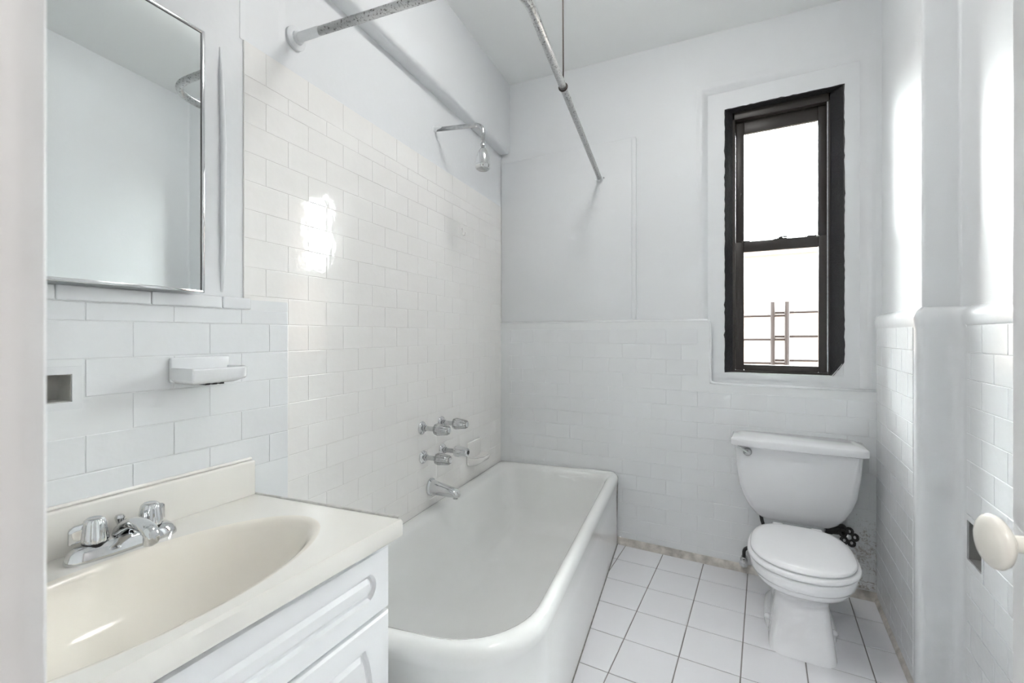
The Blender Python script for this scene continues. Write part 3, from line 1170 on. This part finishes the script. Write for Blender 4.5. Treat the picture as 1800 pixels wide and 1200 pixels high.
Mv = Matrix.Translation((*FV_O, 0)) @ Matrix.Rotation(R(FV_A), 4, 'Z')
box(bm, -.755, .002, -.024, -.003, TZ - .002, .874, Mv)
new_obj('backsplash', bm, MARBLE, top, bevel=.005, seg=3)
bm = bmesh.new()
box(bm, -.755, .0, -.012, -.002, .8735, .882, Mv)
new_obj('backsplash_caulk', bm, mat('cream_caulk', (.84, .82, .78), .5, var=.08, var_scale=30), top, bevel=.004)
bm = tube([Vector((back_r.x + .004, back_r.y, TZ + .001)), Vector((front_r.x - .012, front_r.y - .0015, TZ + .001))], .0032, 8)
new_obj('end_shadow_line', bm, EDGE_LINE, top, smooth=True)  # thin grey strip added for the shadow line at the counter's end edge

# sink faucet -------------------------------------------------------
fau = empty('sink_faucet', (-1.262, .4735, TZ + .0005), 90)
fau.scale = (1.0, 1.2, 1.27)
tag(fau, 'chrome two-handle faucet with fluted knobs on the cream counter', 'faucet')
# local x along the deck (positive = deeper), -y to the basin
def deck_ring(hx, hy, z):
    return superring(0, 0, hx, -hy, hy, z, 48, 2.8)


new_obj('base_plate', loft([deck_ring(.102, .027, 0), deck_ring(.102, .027, .004), deck_ring(.096, .023, .016), deck_ring(.086, .018, .023), deck_ring(.07, .012, .0245)]), CHROME, fau, smooth=True, angle=60)
for sx in (-1, 1):
    Mf = Matrix.Translation((sx * .051, .002, .022))
    hd = new_obj('handle', lathe([(.0205, .003, 0), (.0235, .006, .001), (.0235, .010, .0022), (.0195, .034, .0022), (.0175, .040, .001), (.013, .0425, 0), (.012, .0415, 0), (.001, .0415, 0)], 72, Mf, flute=12, depth=.0018), CHROME, fau, smooth=True, angle=50)
    new_obj('handle_collar', lathe([(.021, -.002), (.021, .004)], 24, Mf), IRON, fau, smooth=True)
    # lever blade on the outer side
    bmx = bmesh.new()
    sec = []
    for u, h0, h1, th_ in ((.012, .008, .037, .006), (.030, .006, .034, .0055), (.037, .004, .030, .005), (.039, .004, .026, .003)):
        d_ = Vector((sx * u, .35 * u, 0)) if sx < 0 else Vector((sx * u * .9, .4 * u, 0))
        nrm_ = Vector((-d_.y, d_.x, 0)).normalized() * th_
        sec.append([d_ + nrm_ + Vector((sx * .051, .002, .022 + h0)), d_ - nrm_ + Vector((sx * .051, .002, .022 + h0)), d_ - nrm_ + Vector((sx * .051, .002, .022 + h1)), d_ + nrm_ + Vector((sx * .051, .002, .022 + h1))])
    loft(sec, True, True, bm=bmx)
    new_obj('lever_blade', bmx, CHROME, hd, bevel=.002)
# spout rises from the plate and reaches over the basin
sp = []
for y, z, hw, hh in ((.012, .018, .020, .008), (.004, .030, .019, .012), (-.018, .043, .0165, .012), (-.045, .051, .0155, .010), (-.075, .052, .0155, .009), (-.098, .048, .0150, .010), (-.110, .042, .0130, .011), (-.1145, .036, .0095, .008)):
    sp.append([Vector((hw * math.copysign(abs(math.cos(a)) ** .8, math.cos(a)), y, z + hh * math.copysign(abs(math.sin(a)) ** .8, math.sin(a)))) for a in [2 * math.pi * i / 28 for i in range(28)]])
new_obj('spout', loft(sp), CHROME, fau, smooth=True, angle=60)
new_obj('aerator', lathe([(.0105, 0), (.011, .003), (.011, .016)], 24, Matrix.Translation((0, -.097, .024))), CHROME, fau, smooth=True)
new_obj('lift_rod', lathe([(.0028, 0), (.0028, .014), (.004, .017), (.0085, .027), (.0095, .031), (.007, .035), (.001, .036)], 20, Matrix.Translation((0, .018, .018))), CHROME, fau, smooth=True)

# ------------------------------------------------------------------ medicine cabinet
MED_A = 96.0
_ca, _sa = math.cos(R(FV_A)), math.sin(R(FV_A))
med = empty('medicine_cabinet', (FV_O[0] + _ca * -.150 - _sa * -.036, FV_O[1] + _sa * -.150 + _ca * -.036, 0), MED_A)
tag(med, 'mirrored medicine cabinet with thin chrome frame above the sink', 'cabinet')
mx0, mx1, mz0, mz1 = -.45, -.002, 1.365, 2.064
new_obj('cabinet_body', boxes((mx0 + .006, mx1 - .006, .013, .046, mz0 + .002, mz1 - .004)), CHROME_D, med)
new_obj('mirror', boxes((mx0 + .004, mx1 - .0045, 0.0025, .010, mz0 + .004, mz1 - .0045)), MIRROR, med)
for nm, q in (('frame_rail', (mx0, mx1, 0, .016, mz0 - .003, mz0 + .005)), ('frame_rail', (mx0, mx1, 0, .016, mz1 - .006, mz1 + .002)),
              ('frame_stile', (mx1 - .0065, mx1 + .002, 0, .016, mz0 - .003, mz1 + .002)), ('frame_stile', (mx0 - .002, mx0 + .006, 0, .016, mz0 - .003, mz1 + .002))):
    new_obj(nm, boxes(q), CHROME, med, bevel=.002)

for q in ((mx1 - .0082, mx1 - .0062, .0012, .004, mz0 + .004, mz1 - .005), (mx0, mx1 - .006, .0012, .004, mz1 - .0075, mz1 - .0058)):
    new_obj('gap_strip', boxes(q), IRON, med)  # thin black strips along the gap between mirror and frame

# ------------------------------------------------------------------ ceramic soap shelf over the sink
shelf = empty('soap_shelf', (*FV_O, 0), FV_A)
tag(shelf, 'white ceramic soap and tumbler shelf on tiles under the mirrored cabinet', 'shelf')
sx0, sx1 = -.222, -.070
new_obj('back_plate', boxes((sx0, sx1, -.014, -.002, 1.125, 1.190)), PTILE, shelf, bevel=.004)
b = bmesh.new()
rings = []
for z, g in ((1.122, .028), (1.131, .004), (1.136, 0), (1.160, 0), (1.1635, .003), (1.1635, .012), (1.152, .016)):
    pts = round_poly([Vector((sx0 + g * .6, -.112 + g)), Vector((sx1 - g * .6, -.112 + g)), Vector((sx1 - g * .6, -.006)), Vector((sx0 + g * .6, -.006))], (.004, .03, .002, .002), 5)
    rings.append([Vector((p.x, p.y, z)) for p in pts])
new_obj('tray', loft(rings, True, True), PTILE, shelf, smooth=True, angle=40)
for k in range(3):
    new_obj('drain_slot', boxes((sx0 + .045 + k * .018, sx0 + .055 + k * .018, -.088, -.055, 1.119, 1.1235)), IRON, shelf)

# ------------------------------------------------------------------ things on the tub wall
def on_tub_wall(name, s, z, label, cat, group=None):
    o = empty(name, (FL_O[0] + s * math.cos(R(FL_A)), FL_O[1] + s * math.sin(R(FL_A)), z), FL_A)
    tag(o, label, cat, group)
    return o


MW = Matrix.Rotation(R(90), 4, 'X')     # lathe axis -> out of the wall (-y)


def tub_handle(s, z, label, clear=True):
    t = on_tub_wall('tub_tap', s, z, label, 'tap', 'four tub taps on the tiled wall')
    new_obj('flange', lathe([(.031, .0017), (.032, .006), (.030, .010), (.020, .016), (.014, .017)], 28, MW, cap0=True), CHROME, t, smooth=True)
    new_obj('hex_nut', lathe([(.017, .012), (.017, .026), (.012, .028)], 6, MW), CHROME_D, t)
    new_obj('stem', lathe([(.0115, .02), (.0115, .085)], 18, MW), CHROME_D, t, smooth=True)
    new_obj('handle', lathe([(.012, .080, 0), (.0265, .082, .001), (.0285, .088, .0035), (.0285, .098, .0035), (.0225, .150, .003), (.0195, .156, .001), (.015, .158, 0)], 80, MW, flute=10), ACRYL if clear else CHROME, t, smooth=True, angle=50)
    if clear:
        new_obj('core', lathe([(.0105, .083), (.0095, .130), (.006, .135)], 16, MW), CHROME, t, smooth=True)
        new_obj('index_cap', lathe([(.0135, .1575), (.0125, .1605), (.001, .161)], 20, MW), CHROME, t, smooth=True)
    else:
        new_obj('screw_socket', lathe([(.0105, .1575), (.0105, .1595), (.001, .1595)], 20, MW), IRON, t, smooth=True)
    return t


tub_handle(.9438, .7925, 'clear fluted tub tap, upper and nearer to the vanity')
tub_handle(1.1259, .7879, 'clear fluted tub tap, upper and nearer to the back wall')
tub_handle(.9538, .6477, 'clear fluted tub tap, lower and nearer to the vanity')
tub_handle(1.1374, .6412, 'all chrome ribbed tub tap with dark open centre', clear=False)

spt = on_tub_wall('tub_spout', 1.0262, .4796, 'chrome bathtub filler spout below the four taps', 'spout')
rings = []
for y, zc, hw, hh in ((-.0018, 0, .041, .044), (-.008, 0, .041, .044), (-.012, 0, .036, .039), (-.014, 0, .033, .036), (-.05, -.003, .0325, .033), (-.10, -.009, .031, .028), (-.14, -.014, .029, .0225), (-.158, -.018, .024, .018), (-.166, -.022, .015, .011)):
    rings.append([Vector((hw * math.cos(a), y, zc + hh * math.sin(a))) for a in [2 * math.pi * i / 28 for i in range(28)]])
new_obj('spout_body', loft(rings), CHROME, spt, smooth=True, angle=45)
new_obj('outlet', lathe([(.012, -.042), (.013, -.02)], 18, Matrix.Translation((0, -.145, 0))), CHROME_D, spt, smooth=True)

# ceramic soap dish near the far corner
sd = on_tub_wall('soap_dish', 1.50, .50, 'white ceramic soap dish on tiled wall over the far end of the bathtub', 'soap dish')
new_obj('dish_plate', boxes((-.085, .085, -.012, -.002, -.015, .115)), STILE, sd, bevel=.006, seg=3)
rings = []
for z, dp, hw in ((-.028, .012, .06), (-.022, .05, .075), (.0, .085, .083), (.022, .095, .085), (.027, .092, .083), (.026, .084, .076), (.012, .07, .066)):
    rings.append([Vector((p.x, p.y, z)) for p in round_poly([Vector((-hw, -dp)), Vector((hw, -dp)), Vector((hw, -.004)), Vector((-hw, -.004))], (min(.05, dp * .8), min(.05, dp * .8), .002, .002), 6)])
new_obj('dish', loft(rings), STILE, sd, smooth=True, angle=60)

# small painted hook
hk = on_tub_wall('wall_hook', 1.358, 1.8385, 'tiny white painted hook on the tiled wall below the shower head', 'hook')
new_obj('hook_wire', tube(arc_path([(0, -.002, .02), (0, -.008, .02), (0, -.008, -.018), (0, -.026, -.018), (0, -.026, -.004)], .008, 5), .004, 8), STILE, hk, smooth=True, angle=180)

# shower head ---------------------------------------------------------
sh = on_tub_wall('shower', 1.0695, 2.308, 'chrome bell shower head on a bent arm above the taps', 'shower')
FY = .012
new_obj('painted_ferrule', lathe([(.022, -.012), (.02, -.004), (.0125, .002), (.0118, .035), (.0105, .045)], 20, MW, cap0=False), PAINT, sh, smooth=True)
new_obj('arm', tube(arc_path([(0, .012, 0), (0, -.275, -.022), (0, -.275, -.115)], .045, 10), .0105, 16), CHROME_D, sh, smooth=True, angle=180)
Mh2 = Matrix.Translation((0, -.275, -.115)) @ Matrix.Scale(1.13, 4)
new_obj('ball_joint', lathe([(.010, 0), (.012, -.003), (.012, -.012), (.008, -.015), (.010, -.022)], 20, Mh2), CHROME_D, sh, smooth=True, angle=50)
bell = [(.0075, -.017), (.012, -.021), (.021, -.034), (.0275, -.052), (.0315, -.073), (.033, -.090), (.0335, -.094), (.0325, -.0945), (.0325, -.096), (.0335, -.0965), (.0330, -.108), (.029, -.1125)]
new_obj('bell', lathe(bell, 32, Mh2), CHROME, sh, smooth=True, angle=50)
new_obj('spray_face', lathe([(.029, -.1122), (.022, -.117), (.002, -.119)], 28, Mh2, cap0=False), CHROME_D, sh, smooth=True)

# curtain rod -----------------------------------------------------------
rod = empty('shower_curtain_rod', (0, 0, 0))
tag(rod, 'pitted metal L-shaped shower curtain rod over the bathtub', 'curtain rod')
RZ = 2.240
A0 = Vector((-1.379, .987, RZ + .006))
C0 = Vector((-.8855, 2.716, RZ - .034))
dirA = Vector((.9928, .12, 0))
dirB = Vector((.179, -.984, 0))
# corner where both legs meet
k = ((C0.x - A0.x) * dirB.y - (C0.y - A0.y) * dirB.x) / (dirA.x * dirB.y - dirA.y * dirB.x)
Kc = A0 + dirA * k
Kc.z = RZ
rp = arc_path([A0 + dirA * .006, Kc, C0], .16, 14)
new_obj('rod', tube(rp, .0140, 18), ROD, rod, smooth=True, angle=180)
ptA = tube([A0 + dirA * .006, A0 + dirA * .10, A0 + dirA * .108], [.0153, .0153, .0142], 18)
new_obj('painted_sleeve', ptA, PAINT, rod, smooth=True)
Mfa = Matrix.Translation(A0) @ Matrix.Rotation(R(FL_A), 4, 'Z') @ MW
new_obj('flange', lathe([(.037, -.012), (.038, .004), (.034, .007), (.022, .009), (.021, .016), (.017, .02)], 28, Mfa, cap0=False), PAINT, rod, smooth=True)
Mfb = Matrix.Translation(C0 + Vector((0, .003, 0))) @ MW
new_obj('flange', lathe([(.026, .0), (.026, .008), (.020, .012), (.019, .035), (.015, .037)], 24, Mfb), PAINT, rod, smooth=True)
for sx in (-1, 1):
    new_obj('flange_screw', lathe([(.006, 0), (.006, .006)], 10, Mfb @ Matrix.Translation((sx * .024, .004, .004))), CHROME_D, rod, smooth=True)

wire = empty('hanger_wire', (0, 0, 0))
tag(wire, 'rusty wire hanging from the ceiling to hold the curtain rod', 'wire')
hp = Kc + (C0 - Kc) * .36
tH = (C0 - Kc).normalized()
sH = tH.cross(Vector((0, 0, 1))).normalized()
upH = sH.cross(tH)
new_obj('loop', tube([hp + (sH * math.cos(a) + upH * math.sin(a)) * .0165 for a in [2 * math.pi * i / 20 for i in range(21)]], .0026, 8), WIRE, wire, smooth=True, angle=180)
new_obj('strand', tube([hp + upH * .016, hp + Vector((.001, 0, .08)), hp + Vector((-.001, .001, .35)), Vector((hp.x - .002, hp.y, 2.922))], .0028, 8), WIRE, wire, smooth=True, angle=180)
